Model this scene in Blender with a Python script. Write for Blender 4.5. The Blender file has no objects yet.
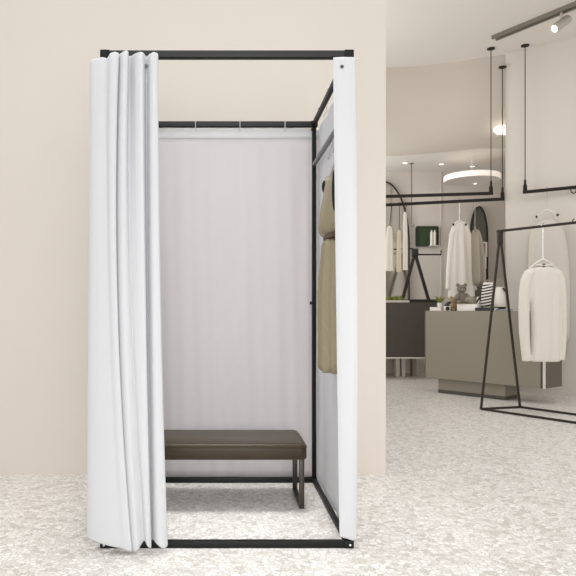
import bpy, bmesh, math, random
from mathutils import Vector, Matrix
random.seed(7)
S = bpy.context.scene
COL = S.collection
PI = math.pi
# ---------------------------------------------------------------- camera calibration
F, CX, CY, H = 655.0, 222.0, 309.5, 0.97
def at(x, y, d):
    return Vector(((x-CX)*d/F, d, H-(y-CY)*d/F))
def X(x, d): return (x-CX)*d/F
def Z(y, d): return H-(y-CY)*d/F

cam = bpy.data.cameras.new('camera'); camo = bpy.data.objects.new('camera', cam); COL.objects.link(camo)
camo.location = (0, 0, H); camo.rotation_euler = (PI/2, 0, 0)
cam.sensor_fit = 'HORIZONTAL'; cam.sensor_width = 36; cam.lens = 36*F/576
cam.shift_x = (288-CX)/576; cam.shift_y = (CY-288)/576
cam.clip_end = 100
S.camera = camo

# ---------------------------------------------------------------- materials
def srgb(r, g, b):
    f = lambda c: (c/255/12.92) if c/255 <= .04045 else ((c/255+.055)/1.055)**2.4
    return (f(r), f(g), f(b), 1)
def mat(name, col, rough=.6, metal=0, spec=.5, noise=0, nscale=20, bump=0, bscale=200, emit=0, ecol=None, transl=0, stretch=(1,1,1), alpha=1, sheen=0):
    m = bpy.data.materials.new(name); m.use_nodes = True
    nt = m.node_tree; N = nt.nodes; L = nt.links
    b = N['Principled BSDF']
    b.inputs['Base Color'].default_value = col
    b.inputs['Roughness'].default_value = rough
    b.inputs['Metallic'].default_value = metal
    b.inputs['Specular IOR Level'].default_value = spec
    b.inputs['Alpha'].default_value = alpha
    if sheen: b.inputs['Sheen Weight'].default_value = sheen
    tc = N.new('ShaderNodeTexCoord'); mp = N.new('ShaderNodeMapping'); mp.inputs['Scale'].default_value = stretch
    L.new(tc.outputs['Object'], mp.inputs['Vector'])
    if noise:
        n = N.new('ShaderNodeTexNoise'); n.inputs['Scale'].default_value = nscale; n.inputs['Detail'].default_value = 4
        L.new(mp.outputs[0], n.inputs['Vector'])
        mx = N.new('ShaderNodeMix'); mx.data_type = 'RGBA'
        mx.inputs['A'].default_value = tuple(c*(1-noise) for c in col[:3])+(1,)
        mx.inputs['B'].default_value = tuple(min(1, c*(1+noise)) for c in col[:3])+(1,)
        if noise > .5:
            mr = N.new('ShaderNodeMapRange'); mr.inputs['From Min'].default_value = .36; mr.inputs['From Max'].default_value = .64
            L.new(n.outputs['Fac'], mr.inputs['Value']); L.new(mr.outputs['Result'], mx.inputs['Factor'])
        else: L.new(n.outputs['Fac'], mx.inputs['Factor']); L.new(mx.outputs['Result'], b.inputs['Base Color'])
    if bump:
        n2 = N.new('ShaderNodeTexNoise'); n2.inputs['Scale'].default_value = bscale
        L.new(mp.outputs[0], n2.inputs['Vector'])
        bp = N.new('ShaderNodeBump'); bp.inputs['Strength'].default_value = bump; bp.inputs['Distance'].default_value = .01
        L.new(n2.outputs['Fac'], bp.inputs['Height']); L.new(bp.outputs[0], b.inputs['Normal'])
    if emit:
        b.inputs['Emission Color'].default_value = ecol or (1, 1, 1, 1); b.inputs['Emission Strength'].default_value = emit
    if transl:
        t = N.new('ShaderNodeBsdfTranslucent'); t.inputs['Color'].default_value = col
        ms = N.new('ShaderNodeMixShader'); ms.inputs[0].default_value = transl
        L.new(b.outputs[0], ms.inputs[1]); L.new(t.outputs[0], ms.inputs[2])
        L.new(ms.outputs[0], N['Material Output'].inputs[0])
    return m

def terrazzo():
    m = bpy.data.materials.new('terrazzo_floor'); m.use_nodes = True
    nt = m.node_tree; N = nt.nodes; L = nt.links; b = N['Principled BSDF']
    tc = N.new('ShaderNodeTexCoord')
    nz = N.new('ShaderNodeTexNoise'); nz.inputs['Scale'].default_value = 18; nz.inputs['Detail'].default_value = 3
    L.new(tc.outputs['Object'], nz.inputs['Vector'])
    vm = N.new('ShaderNodeVectorMath'); vm.operation = 'MULTIPLY_ADD'
    vm.inputs[1].default_value = (.035, .035, 0)
    L.new(nz.outputs['Color'], vm.inputs[0]); L.new(tc.outputs['Object'], vm.inputs[2])
    def layer(scale, lo, hi):
        v = N.new('ShaderNodeTexVoronoi'); v.voronoi_dimensions = '2D'; v.feature = 'DISTANCE_TO_EDGE'; v.inputs['Scale'].default_value = scale
        L.new(vm.outputs[0], v.inputs['Vector'])
        r = N.new('ShaderNodeMapRange'); r.inputs['From Min'].default_value = lo; r.inputs['From Max'].default_value = hi
        L.new(v.outputs['Distance'], r.inputs['Value'])
        c = N.new('ShaderNodeTexVoronoi'); c.voronoi_dimensions = '2D'; c.inputs['Scale'].default_value = scale
        L.new(vm.outputs[0], c.inputs['Vector'])
        sp = N.new('ShaderNodeSeparateColor'); L.new(c.outputs['Color'], sp.inputs[0])
        return r.outputs['Result'], sp.outputs[0], sp.outputs[1]
    e1, c1, p1 = layer(40, .015, .15)
    e2, c2, p2 = layer(85, .06, .34)
    # chip tone
    def ramp(src, stops):
        r = N.new('ShaderNodeValToRGB'); el = r.color_ramp.elements
        el[0].position, el[0].color = stops[0]; el[1].position, el[1].color = stops[-1]
        for p, c in stops[1:-1]:
            q = el.new(p); q.color = c
        L.new(src, r.inputs['Fac']); return r.outputs['Color']
    chip1 = ramp(c1, [(0, srgb(222,218,212)), (.4, srgb(234,231,226)), (1, srgb(251,249,246))])
    chip2 = ramp(c2, [(0, srgb(214,209,202)), (.5, srgb(228,224,218)), (1, srgb(243,240,235))])
    grout = srgb(196, 190, 182)
    def mix(f, a, bb):
        mx = N.new('ShaderNodeMix'); mx.data_type = 'RGBA'
        L.new(f, mx.inputs['Factor'])
        for k, s in (('A', a), ('B', bb)):
            if isinstance(s, tuple): mx.inputs[k].default_value = s
            else: L.new(s, mx.inputs[k])
        return mx.outputs['Result']
    small = mix(e2, grout, chip2)
    # only some of the big cells carry a big chip
    gt = N.new('ShaderNodeMath'); gt.operation = 'GREATER_THAN'; gt.inputs[1].default_value = .16; L.new(p1, gt.inputs[0])
    mu = N.new('ShaderNodeMath'); mu.operation = 'MULTIPLY'; L.new(gt.outputs[0], mu.inputs[0]); L.new(e1, mu.inputs[1])
    col = mix(mu.outputs[0], small, chip1)
    hs = N.new('ShaderNodeHueSaturation'); hs.inputs['Saturation'].default_value = 1.0; hs.inputs['Value'].default_value = FLOOR_V
    L.new(col, hs.inputs['Color'])
    L.new(hs.outputs[0], b.inputs['Base Color'])
    b.inputs['Roughness'].default_value = .32; b.inputs['Specular IOR Level'].default_value = .3
    return m
FLOOR_V = 1.0

def stripes(name, c1, c2, scale, rot=(0,0,0)):
    m = bpy.data.materials.new(name); m.use_nodes = True
    nt = m.node_tree; N = nt.nodes; L = nt.links; b = N['Principled BSDF']
    tc = N.new('ShaderNodeTexCoord'); mp = N.new('ShaderNodeMapping'); mp.inputs['Rotation'].default_value = rot
    w = N.new('ShaderNodeTexWave'); w.bands_direction = 'Z'; w.inputs['Scale'].default_value = scale; w.inputs['Distortion'].default_value = .6; w.inputs['Detail'].default_value = 0
    r = N.new('ShaderNodeValToRGB'); r.color_ramp.interpolation = 'CONSTANT'
    r.color_ramp.elements[0].color = c1; r.color_ramp.elements[1].color = c2; r.color_ramp.elements[1].position = .5
    L.new(tc.outputs['Object'], mp.inputs[0]); L.new(mp.outputs[0], w.inputs[0]); L.new(w.outputs['Fac'], r.inputs[0]); L.new(r.outputs[0], b.inputs['Base Color'])
    b.inputs['Roughness'].default_value = .8
    return m

M = dict(
 wall=mat('cream_plaster', srgb(216,208,198), .9, spec=.2, noise=.02, nscale=1.2),
 rwall=mat('greige_plaster', srgb(214,207,198), .9, spec=.2, noise=.015, nscale=1.5),
 ceil=mat('ceiling_plaster', srgb(224,218,211), .95, spec=.1),
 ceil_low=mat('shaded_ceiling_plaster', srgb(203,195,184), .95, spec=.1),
 floor=terrazzo(),
 frame=mat('black_powder_coat', srgb(18,18,19), .5, spec=.25, noise=.1, nscale=60),
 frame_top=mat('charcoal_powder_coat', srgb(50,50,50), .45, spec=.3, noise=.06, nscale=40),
 screw=mat('bright_screw', srgb(225,225,225), .3, metal=.6),
 chrome=mat('chrome_wire', srgb(200,200,202), .2, metal=1),
 steel=mat('grey_steel_tube', srgb(110,110,112), .35, metal=.7),
 cloth=mat('white_curtain_cloth', srgb(236,237,239), .9, spec=.15, bump=.12, bscale=500, transl=.4),
 clothback=mat('white_thin_cloth', srgb(244,241,243), .9, spec=.15, bump=.08, bscale=400, transl=.45),
 hem=mat('white_hem_cloth', srgb(247,247,248), .9, spec=.15, transl=.2),
 leather=mat('dark_brown_leather', srgb(62,53,40), .38, spec=.22, bump=.05, bscale=120, noise=.06, nscale=8),
 benchmetal=mat('bronze_bench_metal', srgb(62,56,48), .4, metal=.3, noise=.05),
 gold=mat('gold_shimmer_fabric', srgb(160,149,122), .5, metal=.2, noise=.7, nscale=30, stretch=(1,1,.8), bump=.5, bscale=60),
 goldshade=mat('shaded_gold_fabric', srgb(104,88,64), .6, metal=.15, noise=.6, nscale=30, stretch=(1,1,.8)),
 golddark=mat('dark_gold_belt', srgb(92,80,55), .6, noise=.2),
 inner=mat('armhole_dark', srgb(30,27,24), .9),
 rail=mat('dark_bronze_rail', srgb(34,29,25), .5, metal=.1, spec=.25, noise=.08),
 rack=mat('brown_bronze_rack', srgb(56,48,42), .5, metal=.1, spec=.25, noise=.08),
 track=mat('grey_track_metal', srgb(128,122,112), .45, metal=.3, noise=.05),
 lamp=mat('satin_lamp_metal', srgb(196,190,182), .35, metal=.35, noise=.04),
 glow=mat('warm_glow', srgb(255,250,240), emit=2.2, ecol=srgb(255,248,238)),
 rim=mat('soft_rim_glow', srgb(255,250,244), emit=.34, ecol=srgb(255,246,234)),
 counter=mat('taupe_lacquer', srgb(142,134,119), .45, noise=.03, nscale=2),
 counterend=mat('dark_taupe_lacquer', srgb(98,90,80), .4, noise=.03, nscale=2),
 ctrim=mat('pale_edge_strip', srgb(222,216,206), .4),
 cab=mat('dark_brown_lacquer', srgb(76,69,62), .4, noise=.04, nscale=3),
 knit=mat('offwhite_knit', srgb(226,219,209), .95, spec=.1, bump=.25, bscale=300),
 shirt=mat('white_shirt_cotton', srgb(226,220,210), .95, spec=.1, bump=.2, bscale=60),
 sheer=mat('pale_beige_sheer', srgb(228,221,211), .95, spec=.1, alpha=.7),
 taupecloth=mat('taupe_cloth', srgb(160,151,137), .95, spec=.1),
 creamcloth=mat('cream_cloth', srgb(214,200,178), .95, spec=.1),
 hangerw=mat('white_plastic_hanger', srgb(232,228,220), .4),
 clip=mat('dark_clip', srgb(60,50,45), .5),
 glass=mat('dark_mirror_glass', srgb(100,99,90), .15, metal=.25, noise=.08, nscale=2),
 glass2=mat('pale_mirror_glass', srgb(176,168,154), .12, metal=.8, noise=.08, nscale=3),
 green=mat('dark_green_panel', srgb(62,78,56), .8, spec=.1, noise=.06),
 ceramic=mat('white_ceramic', srgb(232,226,216), .3),
 leaf=mat('olive_leaf', srgb(140,146,62), .6, noise=.25, nscale=30),
 moss=mat('moss_green', srgb(104,110,52), .9, noise=.3, nscale=60),
 paper=mat('white_paper', srgb(238,233,226), .7, noise=.02),
 black=mat('black_matte', srgb(32,29,28), .6, noise=.1),
 navy=mat('dark_navy_cover', srgb(45,44,50), .6, noise=.06),
 blue=mat('grey_blue_cover', srgb(150,154,160), .6, noise=.04),
 bear=mat('grey_plush', srgb(128,118,106), .95, noise=.25, nscale=90, bump=.6, bscale=200),
 tan=mat('tan_plush', srgb(170,144,112), .95, noise=.3, nscale=90, bump=.6, bscale=200),
 stone=mat('grey_cloth', srgb(150,142,128), .95, noise=.1),
 stripe=stripes('black_white_stripes', srgb(235,230,222), srgb(38,34,33), 10, (.0,.22,0)),
 zig=stripes('diagonal_stripes', srgb(240,236,230), srgb(30,28,28), 8, (0,.9,0)),
)

# ---------------------------------------------------------------- mesh helpers
def NB(): return bmesh.new()
def worldloc(o):
    v = Vector((0,0,0))
    while o: v += o.location; o = o.parent
    return v
def obj(name, bm, m, parent=None, smooth=True, bevel=0, subsurf=0, solid=0):
    """all meshes are drawn in world metres; a part is shifted to its parent's base"""
    bmesh.ops.recalc_face_normals(bm, faces=bm.faces[:])
    if parent:
        bmesh.ops.translate(bm, verts=bm.verts[:], vec=-worldloc(parent)); org = None
    else:
        zs = [v.co for v in bm.verts]
        org = Vector(((min(v.x for v in zs)+max(v.x for v in zs))/2, (min(v.y for v in zs)+max(v.y for v in zs))/2, min(v.z for v in zs)))
        bmesh.ops.translate(bm, verts=bm.verts[:], vec=-org)
    me = bpy.data.meshes.new(name); bm.to_mesh(me); bm.free()
    o = bpy.data.objects.new(name, me); COL.objects.link(o)
    if org is not None: o.location = org
    if parent: o.parent = parent
    me.materials.append(m)
    if smooth:
        for p in me.polygons: p.use_smooth = True
        if not subsurf:
            md = o.modifiers.new('ws', 'EDGE_SPLIT'); md.split_angle = math.radians(40)
    if solid:
        md = o.modifiers.new('so', 'SOLIDIFY'); md.thickness = solid; md.offset = 0
    if bevel:
        md = o.modifiers.new('bv', 'BEVEL'); md.width = bevel; md.segments = 2; md.limit_method = 'ANGLE'
        if smooth:
            o.modifiers.move(len(o.modifiers)-1, 0)
    if subsurf:
        md = o.modifiers.new('ss', 'SUBSURF'); md.levels = subsurf; md.render_levels = subsurf
    return o
def thing(name, label, cat, loc, group=None):
    o = bpy.data.objects.new(name, None); COL.objects.link(o); o.location = loc; o.empty_display_size = .05
    return tag(o, label, cat, group)
def tag(o, label, cat, group=None):
    o['label'] = label; o['category'] = cat
    if group: o['group'] = group
    return o
def struct(o): o['kind'] = 'structure'; return o

def box(bm, x0, x1, y0, y1, z0, z1):
    v = [bm.verts.new(p) for p in ((x0,y0,z0),(x1,y0,z0),(x1,y1,z0),(x0,y1,z0),(x0,y0,z1),(x1,y0,z1),(x1,y1,z1),(x0,y1,z1))]
    for f in ((0,3,2,1),(4,5,6,7),(0,1,5,4),(1,2,6,5),(2,3,7,6),(3,0,4,7)): bm.faces.new([v[i] for i in f])
def rbox(bm, c, sx, sy, sz, rz=0):
    """box with base centre c rotated about z"""
    c = Vector(c); R = Matrix.Rotation(rz, 3, 'Z')
    v = [bm.verts.new(c + R @ Vector(p)) for p in ((-sx/2,-sy/2,0),(sx/2,-sy/2,0),(sx/2,sy/2,0),(-sx/2,sy/2,0),(-sx/2,-sy/2,sz),(sx/2,-sy/2,sz),(sx/2,sy/2,sz),(-sx/2,sy/2,sz))]
    for f in ((0,3,2,1),(4,5,6,7),(0,1,5,4),(1,2,6,5),(2,3,7,6),(3,0,4,7)): bm.faces.new([v[i] for i in f])
def poly_prism(bm, pts, z0, z1):
    a = [bm.verts.new((p[0],p[1],z0)) for p in pts]; b = [bm.verts.new((p[0],p[1],z1)) for p in pts]
    bm.faces.new(a[::-1]); bm.faces.new(b)
    n = len(pts)
    for i in range(n): bm.faces.new((a[i], a[(i+1)%n], b[(i+1)%n], b[i]))
def frames(pts):
    out = []; up0 = None
    for i, p in enumerate(pts):
        t = (pts[min(i+1, len(pts)-1)] - pts[max(i-1, 0)]).normalized()
        if up0 is None:
            up0 = Vector((0,0,1)) if abs(t.z) < .9 else Vector((0,1,0))
        n = (up0 - t*up0.dot(t)).normalized(); up0 = n
        out.append((t, n, t.cross(n)))
    return out
def tube(bm, pts, r, seg=10, square=False, cap=True, ry=None):
    pts = [Vector(p) for p in pts]; rings = []
    rs = r if isinstance(r, (list, tuple)) else [r]*len(pts)
    if square: angs = [PI/4+PI/2*k for k in range(4)]; k_ = math.sqrt(2)
    else: angs = [2*PI*k/seg for k in range(seg)]; k_ = 1
    for p, (t, n, b), rr in zip(pts, frames(pts), rs):
        rings.append([bm.verts.new(p + (n*math.sin(a)*(rr if ry is None else ry) + b*math.cos(a)*rr)*k_) for a in angs])
    s = len(angs)
    for i in range(len(rings)-1):
        for j in range(s):
            bm.faces.new((rings[i][j], rings[i][(j+1)%s], rings[i+1][(j+1)%s], rings[i+1][j]))
    if cap:
        bm.faces.new(rings[0][::-1]); bm.faces.new(rings[-1])
def lathe(bm, c, prof, seg=20, axis=None):
    """prof: list of (r, h) along axis (default +z) from c"""
    c = Vector(c); a = Vector(axis or (0,0,1)).normalized()
    n = a.orthogonal().normalized(); b = a.cross(n); rings = []
    for r, h in prof:
        rings.append([bm.verts.new(c + a*h + (n*math.cos(2*PI*k/seg)+b*math.sin(2*PI*k/seg))*max(r, 1e-4)) for k in range(seg)])
    for i in range(len(rings)-1):
        for j in range(seg): bm.faces.new((rings[i][j], rings[i][(j+1)%seg], rings[i+1][(j+1)%seg], rings[i+1][j]))
    bm.faces.new(rings[0][::-1]); bm.faces.new(rings[-1])
def ball(bm, c, rx, ry=None, rz=None, seg=14, rot=None):
    ry = ry or rx; rz = rz or rx
    Mx = Matrix.Translation(Vector(c)) @ (rot.to_4x4() if rot else Matrix.Identity(4)) @ Matrix.Diagonal((rx, ry, rz, 1))
    bmesh.ops.create_uvsphere(bm, u_segments=seg, v_segments=max(6, seg*2//3), radius=1, matrix=Mx)
def spline(pts, n):
    """Catmull-Rom through pts (Vectors), n samples"""
    P = [Vector(p) for p in pts]; P = [P[0]*2-P[1]]+P+[P[-1]*2-P[-2]]
    out = []; m = len(P)-3
    for k in range(n):
        u = k/(n-1)*m; i = min(int(u), m-1); t = u-i
        a, b, c, d = P[i:i+4]
        out.append(.5*((2*b)+(c-a)*t+(2*a-5*b+4*c-d)*t*t+(3*b-a-3*c+d)*t**3))
    return out
def sheet(bm, rows):
    vs = [[bm.verts.new(p) for p in r] for r in rows]
    for i in range(len(vs)-1):
        for j in range(len(vs[0])-1):
            bm.faces.new((vs[i][j], vs[i][j+1], vs[i+1][j+1], vs[i+1][j]))
    return vs
def loft(bm, rings, cap=True):
    vs = [[bm.verts.new(p) for p in r] for r in rings]; s = len(vs[0])
    for i in range(len(vs)-1):
        for j in range(s): bm.faces.new((vs[i][j], vs[i][(j+1)%s], vs[i+1][(j+1)%s], vs[i+1][j]))
    if cap: bm.faces.new(vs[0][::-1]); bm.faces.new(vs[-1])

# ---------------------------------------------------------------- the setting
CZ = 4.0                                   # main ceiling height
b = NB(); box(b, -5, 7, -2.5, 10.4, -.1, 0); struct(obj('floor', b, M['floor'], smooth=False))
PW = X(385.8, 3.862)                          # end of the cream wall
b = NB(); box(b, -5, PW, 3.862, 3.98, 0, CZ); struct(obj('wall_back', b, M['wall'], smooth=False))
c1 = Vector((X(505.5,7.77), 7.77)); c2 = Vector((X(576,7.28), 7.28)); wd = (c2-c1).normalized()
wend = c1 + wd*4.5
b = NB(); poly_prism(b, [c1, wend, (wend.x+.1, wend.y+.12), (4.75, 10.3), (4.6, 10.3)], 0, CZ)
struct(obj('wall_right', b, M['rwall'], smooth=False))
FW = 10.0
b = NB(); box(b, -1.2, 4.75, FW, FW+.12, 0, 3.4); struct(obj('wall_far', b, M['rwall'], smooth=False))
# ceiling: flat main field, a rounded drop beyond it and the lower field over the back of the shop
edge = [(-1.2, 8.45), (1.2, 8.33), (X(386,8.22), 8.22), (X(420,8.17), 8.17), (X(460,7.99), 7.99), (X(505,7.78), 7.78), (4.1, 7.75), (7, 7.75)]
LZ = Z(172, FW)
b = NB(); rows = []
ys = [1.0, .5, .2, .05, 0]
es = [Vector(p) for p in edge]
def prof(e):
    out = [Vector((e.x, 3.93, CZ)), Vector((e.x, e.y, CZ))]
    n = 12; dy, dz = .75, CZ-LZ
    for k in range(1, n+1):
        a = k/n*PI/2
        out.append(Vector((e.x, e.y+.02+dy*(1-math.cos(a)), CZ-dz*math.sin(a))))
    out.append(Vector((e.x, max(FW+.05, e.y+.9), LZ)))
    return out
P = [prof(e) for e in es]
sheet(b, [[P[i][j] for i in range(len(P))] for j in range(len(P[0]))])
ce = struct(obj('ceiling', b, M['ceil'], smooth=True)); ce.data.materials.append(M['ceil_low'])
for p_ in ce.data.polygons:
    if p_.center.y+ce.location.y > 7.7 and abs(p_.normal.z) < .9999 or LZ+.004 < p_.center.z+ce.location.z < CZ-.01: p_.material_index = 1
# wall seams and floor line of the shop's back wall
b = NB(); box(b, X(440.6,9.99), X(441.4,9.99), 9.985, 10, 0, LZ); struct(obj('trim_1', b, M['rwall'], smooth=False))
b = NB(); box(b, -1.2, 4.6, 9.985, 10, 0, .06); struct(obj('baseboard_far', b, M['rwall'], smooth=False))

# ---------------------------------------------------------------- fitting room frame
xl, xr, yf, yb = X(101,2.66), X(353,2.66), 2.66, 3.69
tw = .028; ht = Z(50, 2.66)
fr = thing('fitting_room_frame', 'freestanding black square-tube fitting room frame standing before the cream wall', 'frame', ((xl+xr)/2, (yf+yb)/2, 0))
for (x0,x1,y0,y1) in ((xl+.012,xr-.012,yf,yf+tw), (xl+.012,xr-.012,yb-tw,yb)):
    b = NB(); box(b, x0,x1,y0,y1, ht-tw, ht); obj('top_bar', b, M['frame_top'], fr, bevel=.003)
    b = NB(); box(b, x0+.01,x1-.01,y0+.006,y1-.006, ht-tw-.004, ht-tw); obj('curtain_track', b, M['frame'], fr)
    b = NB(); box(b, x0,x1,y0,y1, 0, tw); obj('bottom_bar', b, M['frame'], fr, bevel=.003)
for (x0,x1) in ((xl+.006,xl+.026),(xr-.026,xr-.006)):
    b = NB(); box(b, x0,x1,yf+tw,yb-tw, ht-tw, ht); obj('top_bar', b, M['frame'], fr, bevel=.003)
    b = NB(); box(b, x0,x1,yf+tw,yb-tw, 0, tw); obj('bottom_bar', b, M['frame'], fr, bevel=.003)
for px_ in (xl+.005, xr-.005-.022):
    for py in (yf+.006, yb-.006-.022):
        b = NB(); box(b, px_, px_+.022, py, py+.022, tw, ht-tw); obj('post', b, M['frame'], fr, bevel=.003)
for cx_ in (xl, xr):
    for cy_ in (yf, yb-tw):
        for z0 in (0, ht-tw):
            sx = 1 if cx_ == xl else -1
            b = NB(); x0, x1 = sorted((cx_-sx*.004, cx_+sx*.034)); box(b, x0, x1, cy_-.003, cy_+tw+.003, max(0, z0-.002), z0+tw+.002)
            cap = obj('corner_bracket', b, M['frame'], fr, bevel=.003)
            if z0 == 0: b = NB(); lathe(b, (cx_+sx*.012, cy_-.003, z0+tw*.5), [(.0045, 0), (.0045, .002), (.002, .003)], 10, (0,-1,0))
            if z0 == 0: obj('screw', b, M['screw'], cap)
# the hanging rail inside the booth, along its right side
RX, RZ = X(314.5, 3.66), Z(164, 3.66)
b = NB(); tube(b, [(RX, yf+.02, RZ), (RX, yb-.02, RZ)], .0125, 14); obj('garment_rail', b, M['steel'], fr)
for yy in (yf+.02, yb-.03):
    b = NB(); tube(b, [(RX, yy, RZ), (xr-.01, yy, RZ)], .009, 8); obj('rail_bracket', b, M['frame'], fr)
for (x_, y_) in ((312.5, 128.5), (311, 303)):
    p = at(x_, y_, yb-.035)
    b = NB(); tube(b, [(xr-.01, p.y+.012, p.z), (p.x, p.y+.012, p.z)], .0045, 8); lathe(b, (p.x+.004, p.y+.012, p.z), [(.009,0),(.011,.003),(.008,.009)], 12, (-1,0,0)); obj('knob', b, M['frame'], fr)

# ---------------------------------------------------------------- curtains
def curtain_rows(ctrl, ztops, zbots, nrow, ncol, ease=1.0, wob=0.0):
    """ctrl: list of (xt,yt, xm,ym, xb,yb) plan points for top, middle, bottom"""
    T = spline([(c[0],c[1],zt) for c, zt in zip(ctrl, ztops)], ncol)
    Mi = spline([(c[2],c[3],0) for c in ctrl], ncol)
    B = spline([(c[4],c[5],zb) for c, zb in zip(ctrl, zbots)], ncol)
    rows = []
    for i in range(nrow):
        t = i/(nrow-1)
        w0 = 2*(t-.5)*(t-1); w1 = 4*t*(1-t); w2 = 2*t*(t-.5)
        row = []
        for j in range(ncol):
            xx = T[j].x*w0 + Mi[j].x*w1 + B[j].x*w2
            yy = T[j].y*w0 + Mi[j].y*w1 + B[j].y*w2
            zz = T[j].z*(1-t) + B[j].z*t
            yy += wob*math.sin(j*.35+3*t)*math.sin(t*PI)
            row.append(Vector((xx, yy, zz)))
        rows.append(row)
    return rows
def pc(lst):
    """(pixel x, depth) at top / middle / bottom -> plan points"""
    return [(X(a,da), da, X(m,dm), dm, X(c,dc), dc) for (a,da,m,dm,c,dc) in lst]

# front curtain, gathered to the left
fc = thing('front_curtain', 'white front curtain drawn aside and gathered in folds at the left of the booth', 'curtain', (X(140,2.63), 2.63, 0))
ctrl = pc([(113,2.645, 112,2.645, 118,2.64), (117,2.640, 115,2.640, 127,2.63), (122,2.600, 119,2.605, 133,2.598), (126,2.590, 124,2.590, 138,2.592), (128.5,2.605, 128,2.600, 142,2.610),
           (128,2.645, 131,2.618, 144.5,2.615), (131,2.650, 134,2.610, 147,2.600), (136,2.612, 140,2.598, 149,2.600), (142,2.600, 145,2.602, 151.3,2.612), (145,2.640, 146.5,2.640, 150.5,2.642),
           (147,2.650, 148,2.650, 152,2.645), (150,2.618, 152,2.606, 157,2.600), (154,2.606, 157,2.602, 163,2.598), (158,2.620, 160.5,2.615, 167.6,2.618), (157,2.648, 159,2.648, 166,2.645)])
n = len(ctrl)
zt = [Z(54,2.62)]*n; zt = [Z(y_, 2.61) for y_ in (53,52.5,53,52,52,51.5,51.5,52.5,52.5,52,52,52.5,52,52.5,52.5)]
zb = [Z(y_, 2.61) for y_ in (547,549,550.5,549,544,542,545,547.5,548,545,542,544,548,547,545)]
zb = [max(.004, z) for z in zb]
b = NB(); sheet(b, curtain_rows(ctrl, zt, zb, 48, 150)); obj('cloth', b, M['cloth'], fc, subsurf=1, solid=.0016)
b = NB(); lathe(b, (X(146.3,2.64), 2.632, Z(67,2.64)), [(.004,0),(.008,0),(.008,.002),(.004,.002)], 14, (0,-1,0)); obj('eyelet', b, M['steel'], fc)

# left side curtain: along the left side, round the corner post and across the front
lc = thing('side_curtain', 'white left side curtain wrapping round the front corner post as a smooth flat panel', 'curtain', (xl-.03, 3.1, 0))
ctrl = []
for y_ in (3.70, 3.5, 3.3, 3.1, 2.9, 2.75):
    w = .006*math.sin(y_*25)
    ctrl.append((xl-.022+w, y_, xl-.024-w, y_, xl-.026+w, y_))
ctrl += pc([(90.6,2.665, 89,2.66, 87.6,2.65), (91.5,2.632, 90.5,2.625, 89.5,2.615), (97,2.618, 98,2.605, 101,2.592), (103,2.612, 106,2.597, 114,2.583), (107,2.616, 109,2.594, 121,2.584), (110.5,2.592, 112,2.583, 126,2.580), (115,2.586, 115.5,2.583, 129.5,2.583), (118.8,2.598, 117.4,2.592, 132,2.590), (118.2,2.625, 116.8,2.618, 131.5,2.612), (116,2.63, 115,2.625, 129,2.62)])
zt = [ht-tw-.004]*6+[Z(y_,2.61) for y_ in (57.5,57.5,57,56.5,57,54.5,53.8,54,54,54)]
zb = [.012]*6+[max(.003, Z(y_,2.60)) for y_ in (539,541,543.5,546,547.5,549,550,551,551,550)]
b = NB(); sheet(b, curtain_rows(ctrl, zt, zb, 48, 150)); obj('cloth', b, M['cloth'], lc, subsurf=1, solid=.0016)
for y_ in (2.95, 3.3):
    b = NB(); x_ = xl-.028
    tube(b, [(x_-.003, y_, ht-tw-.022), (x_-.004, y_, ht-.004), (x_+.01, y_, ht+.003), (x_+.04, y_, ht+.002), (x_+.056, y_, ht-.012)], .0017, 6); obj('hook', b, M['chrome'], lc)

# right side curtain: the same the other way round
rc = thing('side_curtain', 'white right side curtain wrapping round the front corner post as a narrow flat strip', 'curtain', (xr+.03, 3.1, 0))
ctrl = pc([(333,2.640, 336,2.640, 339.5,2.640), (338,2.635, 340,2.633, 343,2.636), (345,2.634, 346,2.630, 347.5,2.634), (351,2.636, 352,2.632, 352,2.634), (354.3,2.640, 356,2.640, 355,2.640), (355,2.655, 357.3,2.655, 356.2,2.655)])
for k, y_ in enumerate((2.72, 2.82, 2.92, 3.02, 3.12, 3.22, 3.32, 3.42, 3.52, 3.62, 3.70)):
    w = .004*math.sin(k*2.1); w2 = .007*math.sin(k*1.7+1)
    ctrl.append((xr+.012+w, y_, xr+.012-w, y_, xr+.004+w2, y_))
zt = [Z(57,2.64)]*6 + [ht-tw-.004-.012*(.5+.5*math.sin(k*1.9)) for k in range(11)]
zb = [Z(y_,2.64) for y_ in (537,538,539,540.5,541,541)] + [.004+.003*math.sin(k*2.3) for k in range(11)]
b = NB(); sheet(b, curtain_rows(ctrl, zt, zb, 40, 150)); obj('cloth', b, M['cloth'], rc, subsurf=1, solid=.0016)
b = NB(); lathe(b, (X(342,2.63), 2.632, Z(66.5,2.63)), [(.002,0),(.0075,0),(.0075,.002),(.002,.002)], 14, (0,-1,0)); obj('eyelet', b, M['steel'], rc)
b = NB(); ball(b, (X(342,2.63), 2.630, Z(66.5,2.63)), .0035, .001, .0035, 10); obj('eyelet_hole', b, M['frame'], rc)
for y_ in (2.85, 3.1, 3.4):
    b = NB(); x_ = xr+.014
    tube(b, [(x_-.02, y_, ht-tw-.03), (x_, y_, ht-.02), (x_-.005, y_, ht+.003), (x_-.034, y_, ht+.002), (x_-.05, y_, ht-.014)], .0017, 6); obj('hook', b, M['chrome'], rc)

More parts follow.
